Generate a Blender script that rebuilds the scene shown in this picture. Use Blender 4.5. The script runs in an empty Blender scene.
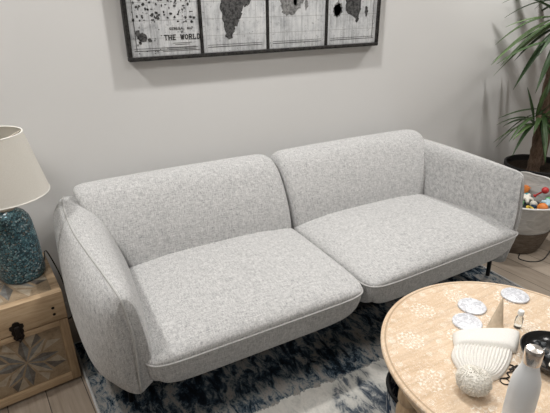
import bpy, bmesh, math, random
from mathutils import Vector, Matrix
random.seed(7)
C = bpy.context.scene.collection
PI = math.pi

# ------------------------------------------------------------------ materials
class NT:
    def __init__(s, name, rough=.6, metal=0., spec=.5):
        s.m = bpy.data.materials.new(name); s.m.use_nodes = True
        s.t = s.m.node_tree; s.n = s.t.nodes; s.l = s.t.links
        s.b = s.n['Principled BSDF']
        s.b.inputs['Roughness'].default_value = rough
        s.b.inputs['Metallic'].default_value = metal
        s.b.inputs['Specular IOR Level'].default_value = spec
    def node(s, t, **k):
        n = s.n.new(t)
        for a, v in k.items(): setattr(n, a, v)
        return n
    def put(s, sock, v):
        if isinstance(v, bpy.types.NodeSocket): s.l.new(v, sock)
        else: sock.default_value = v
    def obj(s): return s.node('ShaderNodeTexCoord').outputs['Object']
    def geo(s): return s.node('ShaderNodeNewGeometry').outputs['Position']
    def mapping(s, v, scale=(1,1,1), rot=(0,0,0), loc=(0,0,0)):
        n = s.node('ShaderNodeMapping'); s.l.new(v, n.inputs[0])
        n.inputs['Scale'].default_value = scale; n.inputs['Rotation'].default_value = rot
        n.inputs['Location'].default_value = loc
        return n.outputs[0]
    def noise(s, v, scale=5, detail=3, rough=.5, dist=0.):
        n = s.node('ShaderNodeTexNoise'); s.l.new(v, n.inputs['Vector'])
        n.inputs['Scale'].default_value = scale; n.inputs['Detail'].default_value = detail
        n.inputs['Roughness'].default_value = rough; n.inputs['Distortion'].default_value = dist
        return n.outputs['Fac']
    def ramp(s, v, stops, interp='LINEAR'):
        n = s.node('ShaderNodeValToRGB'); s.l.new(v, n.inputs[0])
        r = n.color_ramp; r.interpolation = interp
        while len(r.elements) < len(stops): r.elements.new(.5)
        for e, (p, c) in zip(r.elements, stops):
            e.position = p; e.color = (*c, 1) if len(c) == 3 else c
        return n.outputs[0]
    def mix(s, f, a, b, mode='MIX'):
        n = s.node('ShaderNodeMix', data_type='RGBA', blend_type=mode)
        s.put(n.inputs[0], f)
        s.put(n.inputs[6], (*a, 1) if isinstance(a, tuple) and len(a) == 3 else a)
        s.put(n.inputs[7], (*b, 1) if isinstance(b, tuple) and len(b) == 3 else b)
        return n.outputs[2]
    def math(s, op, a, b=0., c=0.):
        n = s.node('ShaderNodeMath', operation=op)
        s.put(n.inputs[0], a); s.put(n.inputs[1], b); s.put(n.inputs[2], c)
        return n.outputs[0]
    def sep(s, v):
        n = s.node('ShaderNodeSeparateXYZ'); s.l.new(v, n.inputs[0]); return n.outputs
    def comb(s, x, y, z):
        n = s.node('ShaderNodeCombineXYZ')
        s.put(n.inputs[0], x); s.put(n.inputs[1], y); s.put(n.inputs[2], z); return n.outputs[0]
    def color(s, c): s.put(s.b.inputs['Base Color'], (*c, 1) if isinstance(c, tuple) else c); return s
    def bump(s, h, strength=.3, dist=.01):
        n = s.node('ShaderNodeBump'); n.inputs['Strength'].default_value = strength
        n.inputs['Distance'].default_value = dist
        s.l.new(h, n.inputs['Height']); s.l.new(n.outputs[0], s.b.inputs['Normal']); return s

def plain(name, c, rough=.5, metal=0., spec=.5, var=.12, sc=30):
    m = NT(name, rough, metal, spec)
    f = m.noise(m.obj(), sc, 3)
    a = tuple(min(1, x*(1-var)) for x in c); b = tuple(min(1, x*(1+var)) for x in c)
    m.color(m.ramp(f, [(.3, a), (.7, b)]))
    return m.m

def mat_wall():
    m = NT('wall_paint', .75, 0, .25)
    f = m.noise(m.obj(), 1.2, 2); g = m.noise(m.obj(), 160, 3)
    m.color(m.ramp(f, [(.3, (.70,.697,.69)), (.7, (.73,.727,.72))])).bump(g, .08, .002)
    return m.m
def mat_tweed():
    m = NT('woven_grey_upholstery', .92, 0, .15)
    o = m.obj()
    a = m.noise(m.mapping(o, (330, 60, 45)), 1, 3, .65)
    b = m.noise(m.mapping(o, (45, 330, 330)), 1, 3, .65)
    c = m.noise(m.mapping(o, (330, 330, 330)), 1, 2, .6)
    h = m.math('ADD', m.math('MULTIPLY', a, .5), m.math('ADD', m.math('MULTIPLY', b, .5), m.math('MULTIPLY', c, .30)))
    col = m.ramp(h, [(.50, (.245,.247,.255)), (.59, (.39,.39,.394)), (.68, (.505,.505,.503)), (.79, (.64,.637,.63))])
    m.color(col).bump(h, .25, .002)
    m.b.inputs['Sheen Weight'].default_value = .15
    return m.m
def mat_piping():
    m = NT('upholstery_piping', .9, 0, .15)
    f = m.noise(m.obj(), 300, 2)
    m.color(m.ramp(f, [(.3, (.38,.378,.374)), (.7, (.56,.555,.55))]))
    return m.m
def wood(name, c0, c1, c2, ax=(3, 40, 40), rough=.5, sc=1.):
    m = NT(name, rough, 0, .4)
    o = m.mapping(m.obj(), tuple(a*sc for a in ax))
    f = m.noise(o, 1, 5, .6, .6)
    g = m.noise(m.mapping(m.obj(), tuple(a*sc*5 for a in ax)), 1, 3, .6)
    h = m.math('ADD', m.math('MULTIPLY', f, .7), m.math('MULTIPLY', g, .3))
    m.color(m.ramp(h, [(.35, c0), (.5, c1), (.66, c2)])).bump(h, .15, .002)
    return m.m
def mat_floor():
    m = NT('grey_oak_planks', .55, 0, .35)
    o = m.mapping(m.geo(), (1,1,1), (0, 0, -math.radians(7)))
    x, y, z = m.sep(o)
    pw = .145
    i = m.math('FLOOR', m.math('DIVIDE', x, pw))
    fx = m.math('FRACT', m.math('DIVIDE', x, pw))
    off = m.math('MULTIPLY', m.math('FRACT', m.math('MULTIPLY', i, .618)), 1.3)
    yy = m.math('DIVIDE', m.math('ADD', y, off), 1.3)
    j = m.math('FLOOR', yy); fy = m.math('FRACT', yy)
    wn = m.node('ShaderNodeTexWhiteNoise'); m.l.new(m.comb(i, j, 0.), wn.inputs['Vector'])
    gv = m.comb(m.math('MULTIPLY', x, 55), m.math('ADD', m.math('MULTIPLY', y, 4), m.math('MULTIPLY', wn.outputs[0], 30)), 0.)
    g = m.noise(gv, 1, 5, .65, .5)
    col = m.ramp(g, [(.3, (.21,.165,.125)), (.5, (.33,.272,.215)), (.7, (.44,.375,.305))])
    col = m.mix(.55, col, m.ramp(wn.outputs[0], [(0, (.22,.175,.135)), (1, (.43,.365,.30))]))
    e = m.math('MULTIPLY', m.math('GREATER_THAN', fx, .025), m.math('GREATER_THAN', fy, .004))
    m.color(m.mix(e, (.06,.048,.038), col)).bump(g, .12, .002)
    return m.m
def mat_rug():
    m = NT('abstract_rug_pile', .98, 0, .05)
    g = m.geo(); x, y, z = m.sep(g)
    streak = m.noise(m.mapping(g, (24, 11, 1), (0, 0, .55)), 1, 6, .78, .6)
    blot = m.noise(m.mapping(g, (4.5, 3.2, 1), (0,0,.3), (3.1, 1.7, 0)), 1, 4, .62, .4)
    fine = m.noise(g, 150, 3, .7)
    mixd = m.math('ADD', m.math('MULTIPLY', streak, .62), m.math('ADD', m.math('MULTIPLY', blot, .30), m.math('MULTIPLY', fine, .10)))
    dark = m.ramp(mixd, [(.40, (.006,.008,.012)), (.465, (.014,.022,.034)), (.50, (.05,.08,.11)), (.535, (.20,.22,.23)), (.58, (.34,.32,.295)), (.63, (.20,.19,.18)), (.68, (.05,.06,.075))])
    light = m.ramp(m.math('ADD', m.math('MULTIPLY', blot, .6), m.math('MULTIPLY', streak, .4)),
        [(.36, (.012,.024,.045)), (.42, (.12,.14,.165)), (.465, (.50,.50,.475)), (.56, (.68,.66,.62)), (.68, (.42,.42,.40))])
    edge = m.math('ADD', y, m.math('MULTIPLY', m.math('SUBTRACT', streak, .5), .10))
    band = m.math('LESS_THAN', edge, -1.03)
    xm = m.math('GREATER_THAN', m.math('ADD', x, m.math('MULTIPLY', m.math('SUBTRACT', streak, .5), .5)), .34)
    msk = m.math('MULTIPLY', band, xm)
    col = m.mix(msk, dark, light)
    m.color(col).bump(m.noise(g, 260, 3, .7), .8, .006)
    return m.m
def mat_carved():
    m = NT('carved_whitewashed_tabletop', .6, 0, .3)
    o = m.obj(); x, y, z = m.sep(o)
    r = m.math('SQRT', m.math('ADD', m.math('MULTIPLY', x, x), m.math('MULTIPLY', y, y)))
    th = m.math('ARCTAN2', y, x)
    def rosettes(N, R, rad, petals, ph):
        q = m.math('ADD', m.math('MULTIPLY', th, N/(2*PI)), ph + 20.)
        a = m.math('MULTIPLY', m.math('SUBTRACT', m.math('FRACT', q), .5), 2*PI/N)
        u = m.math('SUBTRACT', m.math('MULTIPLY', r, m.math('COSINE', a)), R)
        v = m.math('MULTIPLY', r, m.math('SINE', a))
        d = m.math('SQRT', m.math('ADD', m.math('MULTIPLY', u, u), m.math('MULTIPLY', v, v)))
        p = m.math('ARCTAN2', v, u)
        inside = m.math('LESS_THAN', d, rad)
        pet = m.math('COSINE', m.math('MULTIPLY', p, petals))
        rings = m.math('SINE', m.math('MULTIPLY', m.math('ADD', d, m.math('MULTIPLY', m.math('ABSOLUTE', pet), rad*.16)), 2*PI/(rad*.42)))
        w = m.math('MULTIPLY', m.math('GREATER_THAN', m.math('MULTIPLY', rings, pet), .12), inside)
        return w, inside
    w1, i1 = rosettes(11, .318, .046, 8, .20)
    w2, i2 = rosettes(7, .165, .042, 7, .1)
    w3, i3 = rosettes(1, .0, .085, 9, 0.)
    w4, i4 = rosettes(30, .225, .012, 3, 0.)
    w5, i5 = rosettes(20, .268, .011, 3, .0)
    w6, i6 = rosettes(44, .379, .013, 2, .0)
    w = w1
    for k in (w2, w3, w4, w5, w6): w = m.math('MAXIMUM', w, k)
    sw = m.noise(m.mapping(o, (46, 46, 1)), 1, 2, .5, 2.2)
    scr = m.math('MULTIPLY', m.math('GREATER_THAN', m.math('ABSOLUTE', m.math('SUBTRACT', sw, .5)), .055), .0)
    curl = m.math('MULTIPLY', m.math('LESS_THAN', m.math('ABSOLUTE', m.math('SUBTRACT', sw, .5)), .022), .6)
    w = m.math('MAXIMUM', w, curl)
    wear = m.noise(o, 55, 4, .7); wear2 = m.noise(o, 7, 3)
    grain = m.noise(m.mapping(o, (9, 90, 1), (0,0,.5)), 1, 4, .6)
    base = m.ramp(grain, [(.3, (.50,.335,.20)), (.5, (.61,.43,.27)), (.7, (.70,.53,.37))])
    base = m.mix(m.math('MULTIPLY', wear2, .55), base, (.78,.67,.54))
    amt = m.math('MULTIPLY', w, m.ramp(wear, [(.36, (.15,.15,.15)), (.58, (.85,.85,.85))]))
    rim = m.math('MULTIPLY', m.math('GREATER_THAN', r, .397), m.math('LESS_THAN', r, .403))
    col = m.mix(amt, base, (.88,.84,.77))
    col = m.mix(m.math('MULTIPLY', rim, .7), col, (.36,.25,.16))
    m.color(col).bump(m.math('SUBTRACT', m.math('MULTIPLY', w, .6), rim), .45, .003)
    return m.m
def mat_marble(name, seed):
    m = NT(name, .3, 0, .5)
    o = m.mapping(m.obj(), (1,1,1), (0,0,seed), (seed, seed*.7, 0))
    f = m.noise(o, 28, 5, .6, 1.6)
    v = m.ramp(m.math('ABSOLUTE', m.math('SUBTRACT', f, .5)), [(.0, (.42,.43,.47)), (.03, (.62,.63,.67)), (.09, (.74,.75,.79))])
    m.color(v); return m.m
def mat_mosaic():
    m = NT('teal_mosaic', .28, .25, .6)
    v = m.node('ShaderNodeTexVoronoi', feature='F1'); m.l.new(m.obj(), v.inputs['Vector']); v.inputs['Scale'].default_value = 150
    e = m.node('ShaderNodeTexVoronoi', feature='DISTANCE_TO_EDGE'); m.l.new(m.obj(), e.inputs['Vector']); e.inputs['Scale'].default_value = 150
    s = m.sep(v.outputs['Color'])
    c = m.ramp(s[0], [(0, (.03,.075,.10)), (.25, (.065,.175,.22)), (.5, (.13,.28,.33)), (.72, (.24,.41,.45)), (.88, (.22,.20,.17)), (.94, (.50,.62,.65))], 'CONSTANT')
    k = m.ramp(e.outputs['Distance'], [(.02, (0,0,0)), (.10, (1,1,1))])
    m.color(m.mix(k, (.02,.025,.03), c)).bump(k, .8, .004)
    return m.m
def mat_map():
    m = NT('aged_map_print', .55, 0, .35)
    o = m.geo(); x, y, z = m.sep(o)
    a = m.noise(m.mapping(o, (9, 9, 9)), 1, 6, .75, .4)
    st = m.noise(m.mapping(o, (70, 1, 6)), 1, 3, .7)
    f2 = m.noise(m.mapping(o, (60, 1, 60)), 1, 4, .8)
    col = m.ramp(m.math('ADD', m.math('MULTIPLY', a, .6), m.math('MULTIPLY', st, .4)), [(.36, (.30,.31,.325)), (.5, (.56,.575,.59)), (.64, (.72,.73,.735))])
    sp = m.math('LESS_THAN', f2, .385)
    def grid(v, p, w): return m.math('LESS_THAN', m.math('FRACT', m.math('DIVIDE', v, p)), w)
    gl = m.math('MAXIMUM', grid(x, .0875, .03), grid(z, .075, .035))
    col = m.mix(m.math('MULTIPLY', sp, .65), col, (.13,.13,.14))
    col = m.mix(m.math('MULTIPLY', gl, .45), col, (.2,.2,.2))
    m.color(col); return m.m
def mat_ink(name='map_ink', lo=(.02,.02,.022), hi=(.12,.12,.12)):
    m = NT(name, .6, 0, .3)
    f = m.noise(m.geo(), 60, 5, .75)
    m.color(m.ramp(f, [(.4, lo), (.6, hi)])); return m.m
def mat_leaf():
    m = NT('glossy_leaf', .42, 0, .5)
    oi = m.node('ShaderNodeObjectInfo')
    f = m.noise(m.mapping(m.obj(), (60, 60, 8)), 1, 3)
    a = m.ramp(f, [(.3, (.012,.034,.010)), (.7, (.035,.082,.022))])
    m.color(m.mix(m.math('POWER', oi.outputs['Random'], 2.2), a, (.12,.20,.07)))
    m.b.inputs['Subsurface Weight'].default_value = .0
    m.b.inputs['Transmission Weight'].default_value = .0
    return m.m
def mat_glass(name, c=(.9,.93,.93), rough=.05):
    m = NT(name, rough); m.color(c); m.b.inputs['Transmission Weight'].default_value = .92
    m.b.inputs['IOR'].default_value = 1.3; return m.m
def mat_shade():
    m = NT('linen_lampshade', .9, 0, .1)
    o = m.obj()
    a = m.noise(m.mapping(o, (200,200,700)), 1, 2)
    m.color(m.ramp(a, [(.3, (.79,.765,.71)), (.7, (.87,.85,.80))])).bump(a, .15, .001)
    # linen lets a little light through
    tr = m.node('ShaderNodeBsdfTranslucent'); tr.inputs[0].default_value = (.8,.75,.65,1)
    mx = m.node('ShaderNodeMixShader'); mx.inputs[0].default_value = .25
    out = m.n['Material Output']
    m.l.new(m.b.outputs[0], mx.inputs[1]); m.l.new(tr.outputs[0], mx.inputs[2]); m.l.new(mx.outputs[0], out.inputs[0])
    return m.m
def mat_knit():
    m = NT('white_knit', .95, 0, .1)
    f = m.noise(m.obj(), 380, 3, .7)
    m.color(m.ramp(f, [(.3, (.70,.68,.64)), (.7, (.86,.845,.81))])).bump(f, .5, .002)
    return m.m
def mat_basket():
    m = NT('soft_basket_fabric', .8, 0, .25)
    f = m.noise(m.mapping(m.obj(), (12,12,26)), 1, 4, .6, 1.)
    m.color(m.ramp(f, [(.3, (.42,.415,.40)), (.7, (.62,.61,.59))])).bump(f, .6, .012)
    return m.m

M = dict(
    wall=mat_wall(), tweed=mat_tweed(), piping=mat_piping(), floor=mat_floor(), rug=mat_rug(),
    ceiling=plain('ceiling_paint', (.78,.775,.76), .85, 0, .2, .02), base=plain('baseboard_paint', (.66,.655,.64), .5, 0, .4, .03),
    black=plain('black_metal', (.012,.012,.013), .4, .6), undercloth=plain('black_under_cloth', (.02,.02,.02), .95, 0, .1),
    carved=mat_carved(), tablewood=wood('pale_table_wood', (.30,.20,.12), (.44,.31,.19), (.55,.42,.28), (30,30,4)),
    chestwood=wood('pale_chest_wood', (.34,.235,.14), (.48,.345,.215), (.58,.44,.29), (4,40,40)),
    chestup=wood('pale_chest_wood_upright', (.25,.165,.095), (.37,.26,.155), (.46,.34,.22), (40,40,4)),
    in_grey=wood('grey_wood_inlay', (.10,.10,.10), (.17,.168,.16), (.25,.245,.23), (30,30,30)),
    in_dark=wood('brown_grey_inlay', (.075,.068,.06), (.12,.108,.095), (.18,.16,.14), (30,30,30)),
    in_cream=wood('cream_wood_inlay', (.30,.25,.18), (.38,.32,.245), (.44,.385,.30), (30,30,30)),
    in_tan=wood('tan_wood_inlay', (.20,.145,.09), (.29,.215,.14), (.36,.28,.19), (30,30,30)),
    iron=plain('dark_iron', (.018,.014,.012), .45, .7), mosaic=mat_mosaic(), shade=mat_shade(),
    shadetrim=plain('shade_trim', (.82,.80,.75), .8, 0, .2, .03), brass=plain('aged_metal', (.35,.32,.27), .35, .9),
    frame=mat_ink('worn_black_frame', (.008,.008,.009), (.045,.043,.040)), map=mat_map(), ink=mat_ink(), greyink=mat_ink('grey_map_ink', (.10,.10,.10), (.32,.32,.32)),
    text=plain('map_lettering', (.06,.06,.06), .6),
    m1=mat_marble('pale_marble_a', 1.), m2=mat_marble('pale_marble_b', 2.3), m3=mat_marble('pale_marble_c', 4.1),
    bottle=plain('satin_white_grey_coat', (.70,.72,.74), .42, 0, .5, .02), steel=plain('brushed_steel', (.62,.58,.55), .22, 1., .5, .08, 90),
    bowl=plain('black_glazed_bowl', (.012,.012,.013), .18, 0, .6), knit=mat_knit(), pom=plain('cream_pompom_yarn', (.80,.77,.71), .95, 0, .1, .12, 200),
    glass=mat_glass('clear_glass'), white=plain('white_plastic', (.8,.8,.78), .4, 0, .5, .02),
    kraft=plain('beige_fabric', (.52,.42,.31), .85, 0, .2, .12, 60),
    leaf=mat_leaf(), bark=wood('brown_bark', (.07,.045,.03), (.15,.10,.07), (.24,.17,.125), (60,60,18), .9),
    pot=plain('black_plastic_pot', (.015,.015,.016), .45), soil=plain('dark_soil', (.03,.022,.016), 1., 0, .1, .5, 90),
    basket=mat_basket(), baskettrim=plain('white_basket_rim', (.72,.715,.70), .6, 0, .3, .04), seagrass=wood('brown_basket_weave', (.08,.063,.048), (.14,.112,.088), (.21,.175,.14), (25,25,140), .9),
    cable=plain('black_cable_rubber', (.015,.015,.015), .5),
)
for nm, c in dict(red=(.55,.04,.04), navy=(.01,.045,.11), teal=(.03,.30,.32), orange=(.75,.24,.05), yellow=(.72,.52,.08), cream=(.78,.74,.66), pink=(.75,.28,.26), green=(.12,.36,.14), sky=(.42,.60,.68), dark=(.02,.025,.03)).items():
    M['toy_'+nm] = plain('toy_'+nm, c, .45, 0, .5, .06)

# ------------------------------------------------------------------ object helpers
def link(name, me, mat, parent=None, smooth=True, auto=None):
    o = bpy.data.objects.new(name, me); C.objects.link(o)
    if mat is not None:
        for mm in (mat if isinstance(mat, (list, tuple)) else [mat]): me.materials.append(mm)
    if smooth:
        for p in me.polygons: p.use_smooth = True
        if auto is not None: me.set_sharp_from_angle(angle=math.radians(auto))
    if parent: o.parent = parent
    return o
def mesh(vs, fs, mi=None):
    me = bpy.data.meshes.new('m'); me.from_pydata([tuple(v) for v in vs], [], fs)
    if mi:
        for p, i in zip(me.polygons, mi): p.material_index = i
    me.update()
    bm = bmesh.new(); bm.from_mesh(me); bmesh.ops.recalc_face_normals(bm, faces=bm.faces); bm.to_mesh(me); bm.free()
    return me
def empty(name, loc=(0,0,0), rz=0.):
    o = bpy.data.objects.new(name, None); C.objects.link(o); o.location = loc; o.rotation_euler = (0,0,rz)
    o.empty_display_size = .05
    return o
def tag(o, label, cat, group=None):
    o['label'] = label; o['category'] = cat
    if group: o['group'] = group
    return o
def structure(o): o['kind'] = 'structure'; return o
class MB:
    def __init__(s): s.v = []; s.f = []; s.mi = []
    def add(s, vs, fs, mi=0):
        b = len(s.v); s.v += [Vector(v) for v in vs]; s.f += [tuple(i+b for i in f) for f in fs]; s.mi += [mi]*len(fs)
    def box(s, x0, x1, y0, y1, z0, z1, bev=0., mi=0):
        bm = bmesh.new(); bmesh.ops.create_cube(bm, size=1)
        for v in bm.verts:
            v.co = Vector(((x0+x1)/2 + v.co.x*(x1-x0), (y0+y1)/2 + v.co.y*(y1-y0), (z0+z1)/2 + v.co.z*(z1-z0)))
        if bev: bmesh.ops.bevel(bm, geom=bm.edges[:], offset=bev, segments=2, affect='EDGES', profile=.5)
        bm.verts.index_update()
        s.add([v.co.copy() for v in bm.verts], [tuple(v.index for v in f.verts) for f in bm.faces], mi); bm.free()
    def lathe(s, prof, n=40, c=(0,0,0), mi=0, fn=None):
        vs = []; fs = []
        for k in range(n):
            a = 2*PI*k/n
            for (r, z) in prof:
                rr = r*(fn(a, z) if fn else 1.)
                vs.append((c[0]+rr*math.cos(a), c[1]+rr*math.sin(a), c[2]+z))
        L = len(prof)
        for k in range(n):
            for i in range(L-1):
                a, b = k*L+i, ((k+1) % n)*L+i
                fs.append((a, b, b+1, a+1))
        if prof[0][0] > 1e-5: fs.append(tuple(k*L for k in range(n))[::-1])
        if prof[-1][0] > 1e-5: fs.append(tuple(k*L+L-1 for k in range(n)))
        s.add(vs, fs, mi)
    def tube(s, pts, r, n=8, mi=0, closed=False):
        pts = [Vector(p) for p in pts]; L = len(pts); rs = r if isinstance(r, (list, tuple)) else [r]*L
        vs = []; up = None
        for i, p in enumerate(pts):
            if closed: t = pts[(i+1) % L]-pts[i-1]
            else: t = pts[min(i+1, L-1)]-pts[max(i-1, 0)]
            t.normalize()
            if up is None: up = t.orthogonal().normalized()
            up = (up - t*up.dot(t)).normalized(); w = t.cross(up)
            for k in range(n):
                a = 2*PI*k/n; vs.append(p + (up*math.cos(a)+w*math.sin(a))*rs[i])
        fs = []
        for i in range(L if closed else L-1):
            for k in range(n):
                a = i*n+k; b = i*n+(k+1) % n; c = ((i+1) % L)*n+(k+1) % n; d = ((i+1) % L)*n+k
                fs.append((a, b, c, d))
        if not closed: fs += [tuple(range(n))[::-1], tuple(range((L-1)*n, L*n))]
        s.add(vs, fs, mi)
    def prism(s, poly, h, place=lambda p, q, w: (p, q, w), mi=0):
        n = len(poly)
        vs = [place(p, q, 0) for p, q in poly] + [place(p, q, h) for p, q in poly]
        s.add(vs, [tuple(range(n)), tuple(range(n, 2*n))[::-1]] + [(i, (i+1) % n, (i+1) % n+n, i+n) for i in range(n)], mi)
    def build(s, name, mat, parent=None, smooth=True, auto=35):
        return link(name, mesh(s.v, s.f, s.mi), mat, parent, smooth, auto)
def cr(p0, p1, p2, p3, t):
    return .5*((2*p1) + (p2-p0)*t + (2*p0-5*p1+4*p2-p3)*t*t + (3*p1-p0-3*p2+p3)*t**3)
def spline(P, n, closed=False):
    P = [Vector(p) for p in P]; L = len(P); out = []
    segs = L if closed else L-1
    for i in range(segs):
        g = (lambda k: P[k % L]) if closed else (lambda k: P[max(0, min(L-1, k))])
        for j in range(n): out.append(cr(g(i-1), g(i), g(i+1), g(i+2), j/n))
    if not closed: out.append(P[-1].copy())
    return out
def loft(sts, nu=5, nv=5, cap=True):
    """sts: cross-sections (closed rings of equal length) -> smooth skin"""
    L = len(sts[0]); lines = [spline([s[k] for s in sts], nv) for k in range(L)]
    rings = [spline([ln[i] for ln in lines], nu, True) for i in range(len(lines[0]))]
    n = len(rings[0]); vs = [v for r in rings for v in r]; fs = []
    for i in range(len(rings)-1):
        for k in range(n): fs.append((i*n+k, i*n+(k+1) % n, (i+1)*n+(k+1) % n, (i+1)*n+k))
    if cap:
        for base in (0, (len(rings)-1)*n):
            c = sum((vs[base+k] for k in range(n)), Vector())/n; vs.append(c); ci = len(vs)-1
            for k in range(n): fs.append((base+k, base+(k+1) % n, ci))
    return mesh(vs, fs), rings
def lerp(a, b, t): return a+(b-a)*t

# ------------------------------------------------------------------ room
XL, XR, YF, HC = -2.3, 4.7, -4.7, 2.5
def slab(name, x0, x1, y0, y1, z0, z1, mat):
    b = MB(); b.box(x0, x1, y0, y1, z0, z1); return structure(b.build(name, mat, None, False))
slab('floor', XL-.1, XR+.1, YF-.1, .1, -.1, 0, M['floor'])
slab('ceiling', XL-.1, XR+.1, YF-.1, .1, HC, HC+.1, M['ceiling'])
slab('wall_back', XL-.1, XR+.1, 0, .1, 0, HC, M['wall'])
slab('wall_left', XL-.1, XL, YF, 0, 0, HC, M['wall'])
slab('wall_right', XR, XR+.1, YF, 0, 0, HC, M['wall'])
slab('wall_front', XL-.1, XR+.1, YF-.1, YF, 0, HC, M['wall'])
b = MB(); b.box(XL, XR, -.014, 0, 0, .09, .003); structure(b.build('baseboard_back', M['base'], None, True))

# ------------------------------------------------------------------ rug
def make_rug():
    P = [(-.235,-.25), (2.04,-.25), (2.10,-2.55), (-.02,-2.55)]
    n = 60; vs = []; fs = []
    for i in range(n+1):
        for j in range(n+1):
            u, v = i/n, j/n
            a = [lerp(P[0][k], P[1][k], u) for k in (0,1)]; c = [lerp(P[3][k], P[2][k], u) for k in (0,1)]
            x, y = lerp(a[0], c[0], v), lerp(a[1], c[1], v)
            e = min(u, 1-u, v, 1-v)
            vs.append((x, y, .004 + .008*min(1, e*40) + .0006*random.random()))
    for i in range(n):
        for j in range(n):
            a = i*(n+1)+j; fs.append((a, a+1, a+n+2, a+n+1))
    base = len(vs)
    for (x, y) in P: vs.append((x, y, 0))
    corners = [0, n*(n+1), n*(n+1)+n, n]
    edges = [[i*(n+1) for i in range(n+1)], [n*(n+1)+j for j in range(n+1)], [i*(n+1)+n for i in range(n, -1, -1)], [j for j in range(n, -1, -1)]]
    for k, e in enumerate(edges): fs.append(tuple(e)+(base+(k+1) % 4, base+k))
    t = empty('area_rug', (1.0,-1.3,0)); 
    o = link('rug_pile', mesh(vs, fs), M['rug'], t); o.location = (-1.0, 1.3, 0)
    b = MB(); z = .006
    b.tube([(x-1.0, y+1.3, z) for x, y in [lerpP for k in range(4) for lerpP in [(lerp(P[k][0], P[(k+1) % 4][0], s/12), lerp(P[k][1], P[(k+1) % 4][1], s/12)) for s in range(12)]]], .006, 6, closed=True)
    b.build('rug_binding', M['piping'], t)
    tag(t, 'abstract navy, grey and cream area rug lying under the grey sofa and round table', 'rug')
make_rug()

# ------------------------------------------------------------------ sofa
SO = Vector((.92, -.5, 0))
sofa = empty('sofa', SO)
tag(sofa, 'long light grey woven fabric sofa with rounded arms, against the wall', 'sofa')
def at_sofa(me): 
    me.transform(Matrix.Translation(-SO)); return me
REC = {1: .18, -1: .12}; LEAN = {1: .03, -1: .09}
def make_arm(S, sg):
    sts = []; ridge = []
    for (y, xr, zt, xi, xo, zb) in S:
        fr = max(0., min(1., (-y-.55)/.42))
        def q(x, z): return Vector((x, y + fr*(max(0, .50-z)*REC[sg] + max(0, z-.40)*LEAN[sg]), z))
        xm = lerp(xi, xo, .5)
        w = (xr-xi)
        sts.append([q(xr, zt), q(lerp(xr, xi, .28), zt-.004), q(lerp(xr, xi, .62), lerp(zt, .5, .30)), q(lerp(xr, xi, .88), .50), q(xi, .38), q(xi, max(.24, zb+.055)),
                    q(lerp(xi, xo, .25), zb+.02), q(lerp(xi, xo, .6), zb), q(lerp(xi, xo, .88), zb+.07), q(lerp(xo, xi, .02), .33), q(xo, .47), q(lerp(xo, xr, .12), .60), q(lerp(xo, xr, .55), zt-.026)])
    me, rings = loft(sts, 5, 5)
    o = link('arm', at_sofa(me), M['tweed'], sofa)
    pts = [r[0].copy() for r in rings]
    # the seam leaves the top edge and runs down the front
    last = rings[-1]; n = len(last)
    zc = {}
    xm = lambda z: sum(v.x for v in last)/n
    p0 = pts[-1]; zb = min(v.z for v in last)
    for k in range(1, 13):
        z = lerp(p0.z, zb+.01, k/12)
        fr = 1.
        yy = S[-1][0] + max(0, .50-z)*REC[sg] + max(0, z-.40)*LEAN[sg]
        pts.append(Vector((lerp(p0.x, S[-1][3]*.5+S[-1][4]*.5, min(1, k/4)), yy-.002, z)))
    b = MB(); b.tube([p-SO for p in pts], .0042, 8)
    b.build('arm_piping', M['piping'], o, True, None)
    return o
LA = [(-.025,-.125,.600,.030,-.165,.22), (-.050,-.136,.664,.055,-.200,.17), (-.10,-.146,.692,.062,-.212,.15), (-.28,-.152,.702,.062,-.214,.14), (-.50,-.138,.695,.056,-.212,.14), (-.70,-.108,.689,.046,-.198,.155),
      (-.84,-.085,.686,.036,-.176,.185), (-.935,-.070,.684,.026,-.146,.21), (-.985,-.062,.680,.018,-.114,.23), (-1.006,-.057,.668,.006,-.086,.245)]
RA = [(-.03,1.895,.655,1.80,1.925,.20), (-.06,1.905,.695,1.788,1.94,.16), (-.25,1.918,.706,1.79,1.955,.14), (-.50,1.920,.708,1.81,1.962,.14), (-.70,1.915,.708,1.838,1.962,.14),
      (-.83,1.906,.708,1.854,1.955,.16), (-.90,1.897,.709,1.862,1.940,.18), (-.935,1.888,.706,1.864,1.925,.20), (-.953,1.882,.696,1.868,1.908,.215)]
make_arm(LA, 1); make_arm(RA, -1)

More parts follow.
